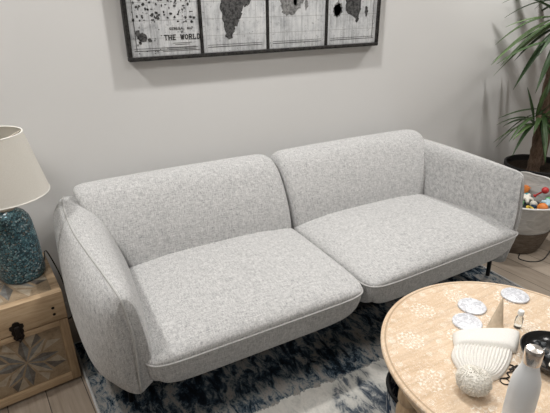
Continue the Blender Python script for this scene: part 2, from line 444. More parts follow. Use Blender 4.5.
def make_seat(xl, xr, yf, zs, name='seat_cushion', bow=0.):
    """xl, xr: (back, front) x of the sides; yf: (left, right) y of the front edge"""
    nu, nv = 44, 36
    def par(t, k=2.4): 
        a = abs(t); return math.copysign(1-(1-a)**k, t)
    def F(u, v, top):
        m = 11.; L = (abs(u)**m+abs(v)**m)**(1/m); k = max(abs(u), abs(v))/L if L > 1e-6 else 1
        u, v = u*k, v*k
        return u, v
    vs = []; fs = []; idx = {}
    def pos(u, v, side):
        e = 3.4 if side > 0 else 5.5
        hu = max(0, 1-abs(u)**e)**(1/e) if abs(u) < 1 else 0.; hv = max(0, 1-abs(v)**e)**(1/e) if abs(v) < 1 else 0.
        h = hu*hv
        ru, rv = F(u, v, side)
        sh = 0 if side > 0 else (1-h)*0
        t = (1-rv)/2   # 0 back .. 1 front with rv=+1 back
        dz = h*(.066 if side > 0 else -.178)
        crown = .012*(1-u*u)*(1-v*v) if side > 0 else 0
        zedge = zs + (0 if side > 0 else 0)
        x0 = lerp(xl[0], xl[1], t); x1 = lerp(xr[0], xr[1], t)
        if side < 0:
            ru *= 1-.02*min(1, h*1.2); 
        x = lerp(x0, x1, (ru+1)/2)
        yfr = lerp(yf[0], yf[1], (ru+1)/2) - bow*(1-ru*ru)
        yb = -.28
        y = lerp(yfr, yb, (rv+1)/2)
        if side < 0: y += .045*(h**1.5)*(1-(rv+1)/2)
        return Vector((x, y, zedge + dz + crown))
    us = [par(-1+2*i/nu) for i in range(nu+1)]; vv = [par(-1+2*j/nv) for j in range(nv+1)]
    for side in (1, -1):
        for i, u in enumerate(us):
            for j, v in enumerate(vv):
                bd = i in (0, nu) or j in (0, nv)
                if side < 0 and bd: idx[(side, i, j)] = idx[(1, i, j)]; continue
                idx[(side, i, j)] = len(vs); vs.append(pos(u, v, side))
        for i in range(nu):
            for j in range(nv):
                fs.append(tuple(idx[(side, a, b_)] for a, b_ in ((i,j),(i+1,j),(i+1,j+1),(i,j+1))))
    o = link(name, at_sofa(mesh(vs, fs)), M['tweed'], sofa)
    edge = [(i, 0) for i in range(nu)] + [(nu, j) for j in range(nv)]
    path = [vs[idx[(1, 0, j)]] for j in range(nv, 0, -1)] + [vs[idx[(1, i, 0)]] for i in range(nu)] + [vs[idx[(1, nu, j)]] for j in range(nv+1)]
    b = MB(); b.tube([p-SO for p in path], .0045, 8); b.build('cushion_piping', M['piping'], o, True, None)
    return o
make_seat((.04,-.026), (.904,.918), (-1.026,-1.008), .382)
make_seat((.906,.920), (1.80,1.945), (-1.008,-.964), .388)

def make_back(xb, xt, z0=.40, z1=.42, flip=1):
    """xb: x limits at seat height, xt: at the top"""
    prof = [(-.385,.37), (-.385,.47), (-.342,.585), (-.275,.69), (-.215,.742), (-.150,.758), (-.090,.745), (-.055,.69), (-.045,.55), (-.06,.40), (-.2,.34)]
    cy, cz = -.20, .55
    sts = []
    S = [(0., .62), (.006, .80), (.022, .92), (.055, .98), (.12, 1.0), (.35, 1.012), (.5, 1.015), (.65, 1.012), (.88, 1.0), (.945, .98), (.978, .92), (.994, .80), (1., .62)]
    for s, k in S:
        ring = []
        for (y, z) in prof:
            yy, zz = cy+(y-cy)*k, cz+(z-cz)*k
            t = max(0, min(1.15, (zz-.42)/.32))
            xl = lerp(xb[0], xt[0], t); xr = lerp(xb[1], xt[1], t)
            ring.append(Vector((lerp(xl, xr, s), yy, zz)))
        sts.append(ring)
    me, _ = loft(sts, 4, 4)
    return link('back_cushion', at_sofa(me), M['tweed'], sofa)
make_back((.055, .902), (-.118, .893))
make_back((.906, 1.80), (.897, 1.925))
b = MB(); b.box(-.10, 1.90, -.10, -.035, .16, .62, .02); b.build('back_frame', M['tweed'], sofa).location = -SO
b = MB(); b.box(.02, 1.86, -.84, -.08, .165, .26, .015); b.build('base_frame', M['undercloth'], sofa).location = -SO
for (x, y, dx, dy) in [(-.055,-.74,-.006,.0), (1.975,-.770,.014,.0), (-.06,-.14,-.006,.01), (1.93,-.14,.008,.01)]:
    b = MB(); b.tube([(x, y, .24), (x+dx, y+dy, .012)], [.014, .011], 10)
    b.box(x-.03, x+.03, y-.03, y+.03, .165, .19, .004) if y > -.5 else None
    b.build('leg', M['black'], sofa).location = -SO

# ------------------------------------------------------------------ framed world map
WX, WZ, PW = .241, 1.256, .3495
mp = empty('framed_world_map', (WX+2*PW, 0, WZ))
tag(mp, 'four-panel vintage world map print in a worn black frame on the wall', 'picture')
HGT = .92; DEP = .045
def Lx(x): return x-(WX+2*PW)
def Lz(z): return z-WZ
b = MB(); X0, X1 = Lx(WX), Lx(WX+4*PW); fw = .018
b.box(X0, X1, -DEP, -.002, 0, fw, .003); b.box(X0, X1, -DEP, -.002, HGT-fw, HGT, .003)
b.box(X0, X0+fw, -DEP, -.002, fw, HGT-fw, .003); b.box(X1-fw, X1, -DEP, -.002, fw, HGT-fw, .003)
b.build('frame', M['frame'], mp)
for k in (1, 2, 3):
    b = MB(); x = X0+k*PW; b.box(x-.006, x+.006, -DEP+.002, -.002, fw, HGT-fw, .002); b.build('divider', M['frame'], mp)
def ink(pan, polys, mat, x0, dep=.0006):
    if len(polys) < 6: sets = [[p] for p in polys]
    else: sets = [polys]
    for ps in sets:
        b = MB()
        for poly in ps: b.prism([(Lx(x), Lz(z)) for x, z in poly], dep, lambda p, q, w: (p, -DEP+.0118-w, q))
        o = b.build('printed_land' if len(ps) == 1 else 'printed_islands', mat, pan, False)
        if len(ps) > 1: o['kind'] = 'stuff'
def jag(poly, n=5, amp=.008):
    out = []
    for i, p in enumerate(poly):
        q = poly[(i+1) % len(poly)]
        for k in range(n):
            t = k/n; out.append((lerp(p[0], q[0], t)+random.uniform(-amp, amp), lerp(p[1], q[1], t)+random.uniform(-amp, amp)))
    return out
panels = []
for k in range(4):
    b = MB(); x = X0+k*PW
    b.box(x+(fw if k == 0 else .008), x+PW-(fw if k == 3 else .008), -DEP+.012, -.004, fw, HGT-fw, 0)
    p = b.build('map_panel', M['map'], mp, False); panels.append(p)
    # ruled border line near the bottom of each sheet
    l = MB(); l.box(x+.03, x+PW-.03, -DEP+.0112, -DEP+.012, .042, .0445); l.box(x+.03, x+PW-.03, -DEP+.0112, -DEP+.012, .052, .0535)
    if k == 0: l.box(x+.040, x+.0425, -DEP+.0112, -DEP+.012, .042, .86)
    if k == 3: l.box(x+PW-.0425, x+PW-.040, -DEP+.0112, -DEP+.012, .042, .86)
    l.build('printed_border', M['text'], p, False)
def blob(cx, cz, rx, rz, n=18):
    return [(cx+rx*math.cos(2*PI*i/n)*random.uniform(.6, 1.15), cz+rz*math.sin(2*PI*i/n)*random.uniform(.6, 1.15)) for i in range(n)]
sa = [(.69,1.62), (.80,1.66), (.92,1.60), (.915,1.56), (.86,1.52), (.835,1.485), (.812,1.475), (.795,1.43), (.775,1.40), (.762,1.375), (.750,1.345), (.728,1.328), (.712,1.345), (.708,1.40), (.698,1.45), (.695,1.50), (.68,1.56)]
ink(panels[1], [jag(sa, 4)], M['ink'], 0)
ink(panels[1], [blob(.70,1.80,.09,.10), blob(.83,1.88,.07,.07)], M['greyink'], 0)
af = [(.985,1.72), (1.10,1.73), (1.22,1.66), (1.20,1.60), (1.165,1.52), (1.125,1.465), (1.085,1.435), (1.045,1.424), (1.025,1.45), (1.010,1.50), (.99,1.56), (.975,1.62), (.965,1.68)]
ink(panels[2], [jag(af, 4), blob(1.165,1.48,.012,.03)], M['greyink'], 0)
ink(panels[2], [blob(1.09,1.85,.10,.08), blob(1.10,1.50,.014,.03)], M['ink'], 0)
au = [(1.41,1.53), (1.50,1.54), (1.515,1.46), (1.505,1.41), (1.482,1.385), (1.465,1.41), (1.435,1.43), (1.41,1.45)]
ink(panels[3], [jag(au, 4), blob(1.55,1.44,.012,.03), blob(1.36,1.45,.03,.035)], M['ink'], 0)
ink(panels[3], [blob(1.46,1.75,.12,.14), blob(1.36,1.455,.03,.05), blob(1.42,1.56,.06,.03)], M['greyink'], 0)
isl = [blob(random.uniform(.28,.56), random.uniform(1.415,1.60), random.uniform(.002,.009), random.uniform(.002,.008), 8) for _ in range(150)]
ink(panels[0], isl, M['ink'], 0)
ink(panels[0], [blob(.315,1.355,.024,.022,12), blob(.295,1.375,.012,.02,10), blob(.345,1.345,.012,.010,9), blob(.300,1.335,.008,.008,9)]
    + [blob(random.uniform(.28,.42), random.uniform(1.28,1.40), .004, .003, 6) for _ in range(16)], M['ink'], 0)
# serif lettering
STR = {'T': [(0,1,1,1),(.5,0,.5,1)], 'H': [(.12,0,.12,1),(.88,0,.88,1),(.12,.5,.88,.5)], 'E': [(.15,0,.15,1),(.15,1,.9,1),(.15,.5,.7,.5),(.15,0,.9,0)],
       'W': [(0,1,.27,0),(.27,0,.5,.9),(.5,.9,.73,0),(.73,0,1,1)], 'O': [(.5,0,.12,.25),(.12,.25,.12,.75),(.12,.75,.5,1),(.5,1,.88,.75),(.88,.75,.88,.25),(.88,.25,.5,0)],
       'R': [(.15,0,.15,1),(.15,1,.7,1),(.7,1,.85,.78),(.85,.78,.7,.52),(.7,.52,.15,.52),(.5,.52,.9,0)], 'L': [(.15,0,.15,1),(.15,0,.85,0),(.85,0,.85,.2)],
       'D': [(.15,0,.15,1),(.15,1,.6,1),(.6,1,.88,.7),(.88,.7,.88,.3),(.88,.3,.6,0),(.6,0,.15,0)], 'G': [(.88,.8,.5,1),(.5,1,.12,.7),(.12,.7,.12,.3),(.12,.3,.5,0),(.5,0,.88,.2),(.88,.2,.88,.45),(.88,.45,.6,.45)],
       'N': [(.12,0,.12,1),(.12,1,.88,0),(.88,0,.88,1)], 'A': [(0,0,.5,1),(.5,1,1,0),(.2,.4,.8,.4)], 'M': [(.05,0,.1,1),(.1,1,.5,.2),(.5,.2,.9,1),(.9,1,.95,0)], 'P': [(.15,0,.15,1),(.15,1,.75,1),(.75,1,.88,.75),(.88,.75,.75,.5),(.75,.5,.15,.5)],
       'F': [(.15,0,.15,1),(.15,1,.9,1),(.15,.5,.7,.5)]}
SER = {'T': [(.5,0)], 'H': [(.12,0),(.12,1),(.88,0),(.88,1)], 'W': [(0,1),(1,1)], 'R': [(.15,0),(.9,0)], 'L': [(.15,1)], 'D': [], 'E': [], 'O': [], 'G': [], 'N': [(.12,0),(.12,1),(.88,1)], 'A': [(0,0),(1,0)], 'M': [(.05,0),(.95,0)], 'P': [(.15,0)], 'F': [(.15,0)]}
def letters(b, s, x, z, h, w, gap, th):
    for ch in s:
        if ch != ' ':
            for (a0, b0, a1, b1) in STR[ch]:
                p, q = Vector((x+a0*w, z+b0*h)), Vector((x+a1*w, z+b1*h)); d = (q-p).normalized(); n = Vector((-d.y, d.x))*th/2
                p -= d*th*.3; q += d*th*.3
                b.prism([(p+n)[:], (q+n)[:], (q-n)[:], (p-n)[:]], .0006, lambda u, v, k: (u, -DEP+.0116-k, v))
            for (a0, b0) in SER[ch]:
                cx, cz = x+a0*w, z+b0*h; e = w*.24
                b.prism([(cx-e, cz-th*.25), (cx+e, cz-th*.25), (cx+e, cz+th*.25), (cx-e, cz+th*.25)], .0006, lambda u, v, k: (u, -DEP+.0116-k, v))
        x += w+gap
b = MB()
letters(b, 'THE WORLD', Lx(.412), Lz(1.342), .020, .0153, .0042, .0048)
letters(b, 'GENERAL MAP', Lx(.440), Lz(1.385), .010, .0078, .0026, .0018)
letters(b, 'OF', Lx(.492), Lz(1.371), .008, .006, .002, .0014)
b.build('printed_title', M['text'], panels[0], False)
b = MB()
for (x0, x1, z) in [(.45,.54,1.326), (.46,.53,1.319), (.42,.57,1.305), (.44,.55,1.298), (.40,.58,1.292)]:
    b.box(Lx(x0), Lx(x1), -DEP+.011, -DEP+.0116, Lz(z), Lz(z)+.0018)
b.build('printed_caption', M['text'], panels[0], False)

# ------------------------------------------------------------------ chest
A7 = math.radians(7); W2, D2, CH = .182, .19, .457
corner = Vector((-.228, -.497)); ex = Vector((math.cos(A7), math.sin(A7))); ey = Vector((-math.sin(A7), math.cos(A7)))
cc = corner - ex*W2 + ey*D2
chest = empty('wooden_chest', (cc.x, cc.y, 0), A7)
tag(chest, 'pale wooden storage chest with star inlay and black latch, left of the sofa', 'chest')
bd = MB()
bd.box(-W2, W2, -D2+.012, D2, .012, .326, .003)
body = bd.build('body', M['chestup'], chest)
for sx in (-W2, W2-.034):
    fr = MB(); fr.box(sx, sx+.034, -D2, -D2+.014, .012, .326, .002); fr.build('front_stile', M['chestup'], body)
for z0_, z1_ in ((.012,.048), (.300,.326)):
    fr = MB(); fr.box(-W2+.034, W2-.034, -D2, -D2+.014, z0_, z1_, .002); fr.build('front_rail', M['chestwood'], body)
for sx in (-1, 1):
    for sy in (-1, 1):
        ft = MB(); ft.box(sx*(W2-.03)-.02, sx*(W2-.03)+.02, sy*(D2-.035)-.02, sy*(D2-.035)+.02, 0, .013, .002); ft.build('foot', M['iron'], chest)
ld = MB(); ld.box(-W2-.002, W2+.002, -D2-.002, D2+.002, .330, CH, .004)
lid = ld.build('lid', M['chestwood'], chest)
def inlay(name, par, place, hx, hz, R, depth=.0012, border=True):
    """eight-point star of two-tone lozenges inside a rectangle"""
    b = MB()
    b.prism([(-hx,-hz), (hx,-hz), (hx,hz), (-hx,hz)], depth*.6, place, 3)
    for k in range(8):
        a = k*PI/4; d = lambda an, r: (r*math.cos(an), r*math.sin(an))
        ir = R*.52
        tip = d(a, R); c0 = (0, 0); l = d(a+PI/10, ir); r = d(a-PI/10, ir)
        sh = .96
        b.prism([d(a, .004), l, d(a, R*.97)], depth, place, 0 if k % 2 else 1)
        b.prism([d(a, .004), r, d(a, R*.97)][::-1], depth, place, 2 if k % 2 else 0)
        # lozenge between neighbouring points
        m = a+PI/8
        p = [d(m, ir*1.06), d(m+.27, R*.93), d(m, R*1.22), d(m-.27, R*.93)]
        p = [(max(-hx, min(hx, u)), max(-hz, min(hz, v))) for u, v in p]
        b.prism([p[0], p[1], p[2]], depth, place, 2)
        b.prism([p[0], p[2], p[3]], depth, place, 1 if k % 2 else 3)
    return b.build(name, [M['in_grey'], M['in_dark'], M['in_cream'], M['in_tan']], par, False)
inlay('star_inlay', body, lambda p, q, w: (p, -D2+.012-w, q+.174), W2-.036, .124, .125)
inlay('lid_inlay', lid, lambda p, q, w: (p, q, CH+w), W2-.03, D2-.03, .15)
b = MB()
pl = [(0,.048), (.012,.044), (.016,.034), (.026,.032), (.028,.020), (.021,.012), (.024,.002), (.019,-.012), (.022,-.022), (.014,-.036), (.008,-.040), (0,-.050)]
pl = pl + [(-x, z) for x, z in pl[-2:0:-1]]
b.prism([(x*.92, z+.338) for x, z in pl], .004, lambda p, q, w: (p, -D2-.002-w, q))
b.box(-.009, .009, -D2-.016, -D2-.006, .318, .368, .003)
b.tube([(.013*math.cos(t)*.8, -D2-.012, .318+.013*math.sin(t)) for t in [2*PI*i/14 for i in range(14)]], .0032, 6, closed=True)
b.build('latch', M['iron'], chest)
for (x, z) in [(.138,.394), (.138,.364), (-.138,.394), (-.138,.364)]:
    b = MB(); b.lathe([(0,0), (.005,.0), (.0062,.002), (.004,.0035), (0,.004)], 12)
    o = b.build('stud', M['iron'], lid); o.rotation_euler = (PI/2, 0, 0); o.location = (x, -D2-.002, z)

# ------------------------------------------------------------------ lamp
lx, ly, lz = -.357, -.290, CH+.0012
lamp = empty('table_lamp', (lx, ly, lz))
tag(lamp, 'table lamp with teal mosaic base and cream linen shade, on the wooden chest', 'lamp')
b = MB()
prof = [(0,.0), (.076,.0), (.083,.004), (.0865,.014), (.0865,.06), (.085,.13), (.082,.19), (.078,.235), (.072,.262), (.060,.281), (.048,.291), (.034,.296), (.030,.300), (0,.300)]
b.lathe(prof, 56); b.build('lamp_base', M['mosaic'], lamp)
b = MB(); b.lathe([(0,.298), (.028,.298), (.028,.306), (.012,.312), (.012,.345), (.018,.350), (.018,.395), (0,.40)], 24); b.build('socket', M['brass'], lamp)
b = MB(); b.lathe([(0,.395), (.014,.398), (.028,.425), (.033,.45), (.028,.475), (.012,.488), (0,.49)], 24); b.build('bulb', M['white'], lamp)
b = MB(); T = 56; z0, z1, r0, r1, th = .368, .606, .171, .121, .0022
b.lathe([(r0, z0), (r1, z1), (r1-th, z1), (r0-th, z0), (r0, z0)], T); shade = b.build('lamp_shade', M['shade'], lamp)
# open lathe caps are not wanted on the shade: remove n-gons
bm = bmesh.new(); bm.from_mesh(shade.data); bmesh.ops.delete(bm, geom=[f for f in bm.faces if len(f.verts) > 4], context='FACES'); bm.to_mesh(shade.data); bm.free()
for (r, z) in ((r0, z0), (r1, z1)):
    b = MB(); b.tube([((r-.001)*math.cos(2*PI*i/T), (r-.001)*math.sin(2*PI*i/T), z) for i in range(T)], .0028, 8, closed=True); b.build('shade_trim', M['shadetrim'], shade)
b = MB()
for i in range(3):
    a = 2*PI*i/3+.25; b.tube([(.014*math.cos(a), .014*math.sin(a), .56), ((r1-.003)*math.cos(a), (r1-.003)*math.sin(a), z1-.006)], .0016, 6)
b.tube([(.016*math.cos(2*PI*i/16), .016*math.sin(2*PI*i/16), .56) for i in range(16)], .0018, 6, closed=True)
b.tube([(0, .016, .56), (0, .02, .48), (0, .018, .39)], .0016, 6)
b.build('shade_spider', M['brass'], shade)
b = MB(); b.tube(spline([(.075,.04,.006), (.085,.10,.006), (.088,.155,.008), (.10,.215,-.04), (.13,.235,-.20), (.14,.22,-.40), (.10,.25,-lz+.012)], 8), .003, 8)
b.build('power_cord', M['cable'], lamp)

# ------------------------------------------------------------------ coffee table
TX, TY, TH, TR = 1.029, -1.584, .470, .4147
table = empty('coffee_table', (TX, TY, .011))
tag(table, 'round whitewashed carved wooden coffee table standing on the rug', 'table')
h = TH-.011
b = MB(); b.lathe([(0, h-.030), (TR-.012, h-.030), (TR-.006, h-.022), (TR-.004, h-.014), (TR, h-.010), (TR, h-.004), (TR-.003, h-.0005), (TR-.010, h), (TR-.2, h), (0, h)], 128)
b.build('tabletop', M['carved'], table, True, 40)
b = MB(); b.lathe([(.36, h-.085), (.372, h-.085), (.374, h-.032), (.36, h-.032), (.36, h-.085)], 96); o = b.build('apron', M['tablewood'], table)
for k in range(4):
    a = math.radians(159+90*k); r = .330; x, y = r*math.cos(a), r*math.sin(a)
    b = MB(); b.lathe([(0,0), (.020,0), (.024,.012), (.017,.03), (.021,.05), (.028,.10), (.034,.20), (.036,.26), (.026,.285), (.034,.30), (.034,.33), (.025,.345), (.036,.36), (.036,h-.03), (0,h-.03)], 28, (x, y, 0))
    b.build('leg', M['tablewood'], table)
# coasters
for (x, y, m, lb) in [(1.300,-1.380,'m1','round pale marble coaster, the farthest from the hat'), (1.104,-1.352,'m2','round pale marble coaster, middle of the three on the carved table'), (1.016,-1.409,'m3','round pale marble coaster beside the folded edge of the white hat')]:
    b = MB(); b.lathe([(0,0), (.046,0), (.0495,.002), (.050,.0045), (.0485,.0075), (.046,.008), (0,.008)], 44, fn=lambda a, z: 1+.012*math.sin(3*a)+.008*math.sin(7*a+1))
    o = b.build('coaster', M[m], None); o.location = (x, y, TH); tag(o, lb, 'coaster', 'marble coasters on the round table')

# knitted hat, lying flat
hat = empty('knit_hat', (.93, -1.55, TH)); HO = Vector((.93, -1.55, TH))
tag(hat, 'white ribbed knit hat with pompom lying on the round table', 'hat')
def strip(Lp, Rp, ns, nt, H, ribs, z0=.002, amp=.0035):
    Ls = spline([(*p, 0) for p in Lp], nt); Rs = spline([(*p, 0) for p in Rp], nt); n = len(Ls)
    vs = []; fs = []
    for side in (1, 0):
        for j in range(n):
            for i in range(ns+1):
                s = i/ns; p = Ls[j].lerp(Rs[j], s); e = 1-abs(2*s-1)**4; f = j/(n-1); g = min(1, f*6+.25, (1-f)*6+.35)
                wob = amp*math.cos(s*ribs*2*PI)*min(1, e*2)
                z = z0 + (H*e**.5*g + wob + .002 if side else 0)
                vs.append(Vector((p.x, p.y, TH+max(z, .0015)))-HO)
    N = n*(ns+1)
    for j in range(n-1):
        for i in range(ns):
            a = j*(ns+1)+i; q = (a, a+1, a+ns+2, a+ns+1); fs += [q, tuple(k+N for k in q)[::-1]]
    def wall(ids):
        for a, c in zip(ids, ids[1:]): fs.append((a, c, c+N, a+N))
    wall([i for i in range(ns+1)]); wall([(n-1)*(ns+1)+i for i in range(ns+1)]); wall([j*(ns+1) for j in range(n)]); wall([j*(ns+1)+ns for j in range(n)])
    return mesh(vs, fs)
link('crown', strip([(.885,-1.476), (.838,-1.507), (.812,-1.560), (.803,-1.603)], [(1.030,-1.580), (.965,-1.618), (.892,-1.640), (.832,-1.630)], 120, 6, .026, 17), M['knit'], hat)
link('cuff', strip([(.925,-1.430), (.900,-1.455), (.879,-1.481)], [(1.128,-1.530), (1.085,-1.562), (1.031,-1.592)], 60, 6, .030, 0, .002, 0), M['knit'], hat)
b = MB(); vs = []; 
bm = bmesh.new(); bmesh.ops.create_icosphere(bm, subdivisions=3, radius=1)
base = [v.co.copy() for v in bm.verts]; bm.free()
pc = Vector((.786,-1.634, TH+.040))
for v in base:
    # yarn tufts
    n = v.normalized()
    for k in range(9):
        d = (n + Vector((random.uniform(-.3,.3), random.uniform(-.3,.3), random.uniform(-.3,.3)))).normalized()
        p0 = pc + Vector((n.x*.030, n.y*.030, n.z*.022)); L = random.uniform(.047,.051)
        p1 = pc + Vector((d.x*L, d.y*L, d.z*.038))
        if p1.z < TH+.002: p1.z = TH+.002
        if p0.z < TH+.004: p0.z = TH+.004
        b.tube([p0-HO, p1-HO], [.0020, .0012], 3)
b.lathe([(0,-.030), (.028,-.028), (.042,-.012), (.045,.004), (.039,.02), (.022,.032), (0,.035)], 24, tuple(pc-HO))
b.build('pompom', M['pom'], hat)

# vial, pouch, keys, bowl, bottle
b = MB(); b.lathe([(0,0), (.011,0), (.0125,.002), (.0125,.040), (.010,.046), (.0075,.050), (.0075,.056), (0,.056)], 24)
v = empty('glass_vial', (1.150,-1.506,TH)); b.build('vial_body', M['glass'], v)
b = MB(); b.lathe([(0,.054), (.0095,.054), (.010,.056), (.010,.068), (.009,.070), (0,.070)], 24); b.build('cap', M['white'], v)
tag(v, 'small clear glass vial with white cap behind the hat', 'bottle')
b = MB()
P0, P1, AP = Vector((1.042,-1.470)), Vector((1.112,-1.475)), Vector((1.140,-1.438))
ctr = (P0+P1)/2
n = 12; vs = []; fs = []
for j in range(n+1):
    t = j/n; c = Vector((lerp(ctr.x, AP.x, t), lerp(ctr.y, AP.y, t))); w = (1-t)*.034+.0015; d = (1-t)*.016+.001
    for i in range(16):
        a = 2*PI*i/16; vs.append((c.x+w*math.cos(a)*.99, c.y+d*math.sin(a)-w*math.cos(a)*.1, TH+t*.085))
for j in range(n):
    for i in range(16): fs.append((j*16+i, j*16+(i+1) % 16, (j+1)*16+(i+1) % 16, (j+1)*16+i))
fs += [tuple(range(16))[::-1], tuple(range(n*16, n*16+16))]
vs = [Vector(p)-Vector((ctr.x, ctr.y, TH)) for p in vs]
o = link('pointed_pouch', mesh(vs, fs), M['kraft'], None, True, 50); o.location = (ctr.x, ctr.y, TH); tag(o, 'beige pointed fabric pouch standing between the coasters and the hat', 'pouch')

b = MB()
b.tube(spline([(.905,-1.645,.003), (.925,-1.650,.003), (.935,-1.635,.003), (.955,-1.640,.004), (.975,-1.625,.003), (.965,-1.612,.003)], 6), .0022, 6)
b.tube([(.900+.013*math.cos(t), -1.655+.013*math.sin(t), .0025) for t in [2*PI*i/18 for i in range(18)]], .0016, 6, closed=True)
b.box(.952,.990,-1.634,-1.626,.0005,.0035,.0008)
for v_ in b.v: v_ -= Vector((.93,-1.64,0))
o = b.build('key_ring', M['iron'], None); o.location = (.93,-1.64,TH); tag(o, 'dark metal key ring lying between the hat and the bottle', 'keys')

BX, BY = 1.103, -1.668
bw = empty('bowl', (BX, BY, TH)); tag(bw, 'black round bowl of dried bits at the right of the table', 'bowl')
b = MB(); b.lathe([(0,0), (.062,0), (.070,.003), (.090,.018), (.098,.034), (.100,.040), (.097,.0405), (.093,.034), (.084,.020), (.064,.008), (0,.006)], 56); b.build('bowl_body', M['bowl'], bw)
cols = ['toy_dark','toy_dark','steel','toy_green','toy_orange','toy_cream','in_grey','bark','in_dark','toy_dark','in_dark']
for i in range(46):
    a = random.uniform(0, 2*PI); r = .066*math.sqrt(random.random()); s = random.uniform(.006,.012)
    b = MB(); b.lathe([(0,-s*.5), (s*.8,-s*.3), (s,0), (s*.7,s*.35), (0,s*.5)], 9, fn=lambda a_, z: 1+.25*math.sin(2*a_+i))
    o = b.build('dried_piece', M[cols[i % len(cols)]], None); o.location = (BX+r*math.cos(a), BY+r*math.sin(a), TH+.0135+.010*random.random()+r*.08)
    o.rotation_euler = (random.uniform(-.5,.5), random.uniform(-.5,.5), a)
    cn = {'toy_dark':'black','steel':'silver','toy_green':'green','toy_orange':'orange','toy_cream':'cream','in_grey':'grey','bark':'brown','in_dark':'dark brown'}[cols[i % len(cols)]]
    tag(o, cn+' dried piece among the bits in the black bowl', 'potpourri', cn+' dried pieces in the bowl')

bt = empty('water_bottle', (.792,-1.770,TH)); tag(bt, 'white steel water bottle with silver cap at the table edge', 'bottle')
b = MB(); b.lathe([(0,0), (.033,0), (.0352,.003), (.0358,.008), (.0358,.120), (.0350,.140), (.033,.162), (.027,.183), (.022,.199), (.0205,.208), (.0200,.216), (0,.216)], 56); b.build('bottle_body', M['bottle'], bt)
b = MB(); b.lathe([(0,.215), (.0205,.215), (.0212,.217), (.0215,.248), (.0208,.254), (.018,.258), (.0,.2595)], 40); b.build('cap', M['steel'], bt)

# patterned pouf / basket below the table
px_, py_ = .892, -1.392
pf = empty('storage_basket', (px_, py_, .011)); tag(pf, 'dark-rimmed patterned basket standing on the rug under the round table', 'basket')
m = NT('grey_blue_woven_pattern', .9, 0, .2)
v = m.node('ShaderNodeTexVoronoi'); m.l.new(m.obj(), v.inputs['Vector']); v.inputs['Scale'].default_value = 45
m.color(m.ramp(m.sep(v.outputs['Color'])[0], [(0,(.03,.05,.09)), (.35,(.10,.12,.15)), (.6,(.35,.36,.37)), (.85,(.55,.55,.53))], 'CONSTANT'))
b = MB(); b.lathe([(0,0), (.11,0), (.125,.01), (.140,.10), (.142,.20), (.138,.205), (.134,.20), (.130,.10), (.11,.02), (0,.018)], 40); b.build('basket_body', m.m, pf)
b = MB(); b.tube([(.141*math.cos(2*PI*i/40), .141*math.sin(2*PI*i/40), .204) for i in range(40)], .008, 8, closed=True); b.build('rim', M['black'], pf)

# ------------------------------------------------------------------ potted plant
PX, PY = 2.92, -.32
plant = empty('potted_yucca', (PX, PY, 0)); PO = Vector((PX, PY, 0))
tag(plant, 'tall potted plant with long green leaves and thick trunk in black pot', 'plant')
b = MB(); b.lathe([(0,0), (.15,0), (.155,.005), (.190,.375), (.205,.380), (.210,.390), (.210,.412), (.205,.416), (.196,.412), (.186,.36), (0,.36)], 56); b.build('pot', M['pot'], plant)
b = MB(); b.lathe([(.19,.355), (.19,.375), (.1,.382), (0,.385)], 40); b.build('soil', M['soil'], plant)
trunk = spline([(2.85,-.35,.37), (2.845,-.35,.50), (2.83,-.35,.68), (2.815,-.35,.85), (2.83,-.34,1.05), (2.82,-.34,1.25)], 6)
b = MB(); b.tube([p-PO for p in trunk], [lerp(.042,.030,i/(len(trunk)-1))*(1+.08*math.sin(i*2.1)) for i in range(len(trunk))], 14); b.build('trunk', M['bark'], plant)
tr2 = spline([(3.02,-.28,.37), (3.04,-.27,.7), (3.05,-.28,1.05), (3.03,-.28,1.45)], 6)
b = MB(); b.tube([p-PO for p in tr2], [lerp(.034,.024,i/(len(tr2)-1)) for i in range(len(tr2))], 12); b.build('trunk', M['bark'], plant)
b = MB(); b.tube([p-PO for p in spline([(2.822,-.345,.70), (2.78,-.37,.73), (2.74,-.38,.78)], 4)], [.02]*9, 10); b.build('side_shoot', M['bark'], plant)
def leaf(p0, p1, arch=.05, w=.03, side=0.):
    p0, p1 = Vector(p0), Vector(p1); n = 12
    mid = (p0+p1)/2 + Vector((0, side, arch))
    d = p1-p0; flat = Vector((d.x, d.y, 0)); 
    if flat.length < 1e-3: flat = Vector((1,0,0))
    vs = []; fs = []
    for i in range(n+1):
        t = i/n; c = p0*(1-t)**2 + mid*2*t*(1-t) + p1*t*t
        tn = ((mid-p0)*(1-t) + (p1-mid)*t).normalized()
        s = tn.cross(Vector((0,0,1))); s = s.normalized() if s.length > .05 else Vector((0,1,0))
        up = s.cross(tn).normalized()
        ww = w*(min(1, .35+t*2.2))*(1-t**2.6)+.0006
        vs += [c-s*ww*.5+up*ww*.16, c-s*ww*.25+up*ww*.03, c, c+s*ww*.25+up*ww*.03, c+s*ww*.5+up*ww*.16]
    for i in range(n):
        for k in range(4): a = i*5+k; fs.append((a, a+1, a+6, a+5))
    me = mesh([v-PO for v in vs], fs); o = link('leaf', me, M['leaf'], plant)
    s = o.modifiers.new('thickness', 'SOLIDIFY'); s.thickness = .0012
    return o
H1 = (2.80,-.35,1.36); H2 = (2.74,-.36,.80)
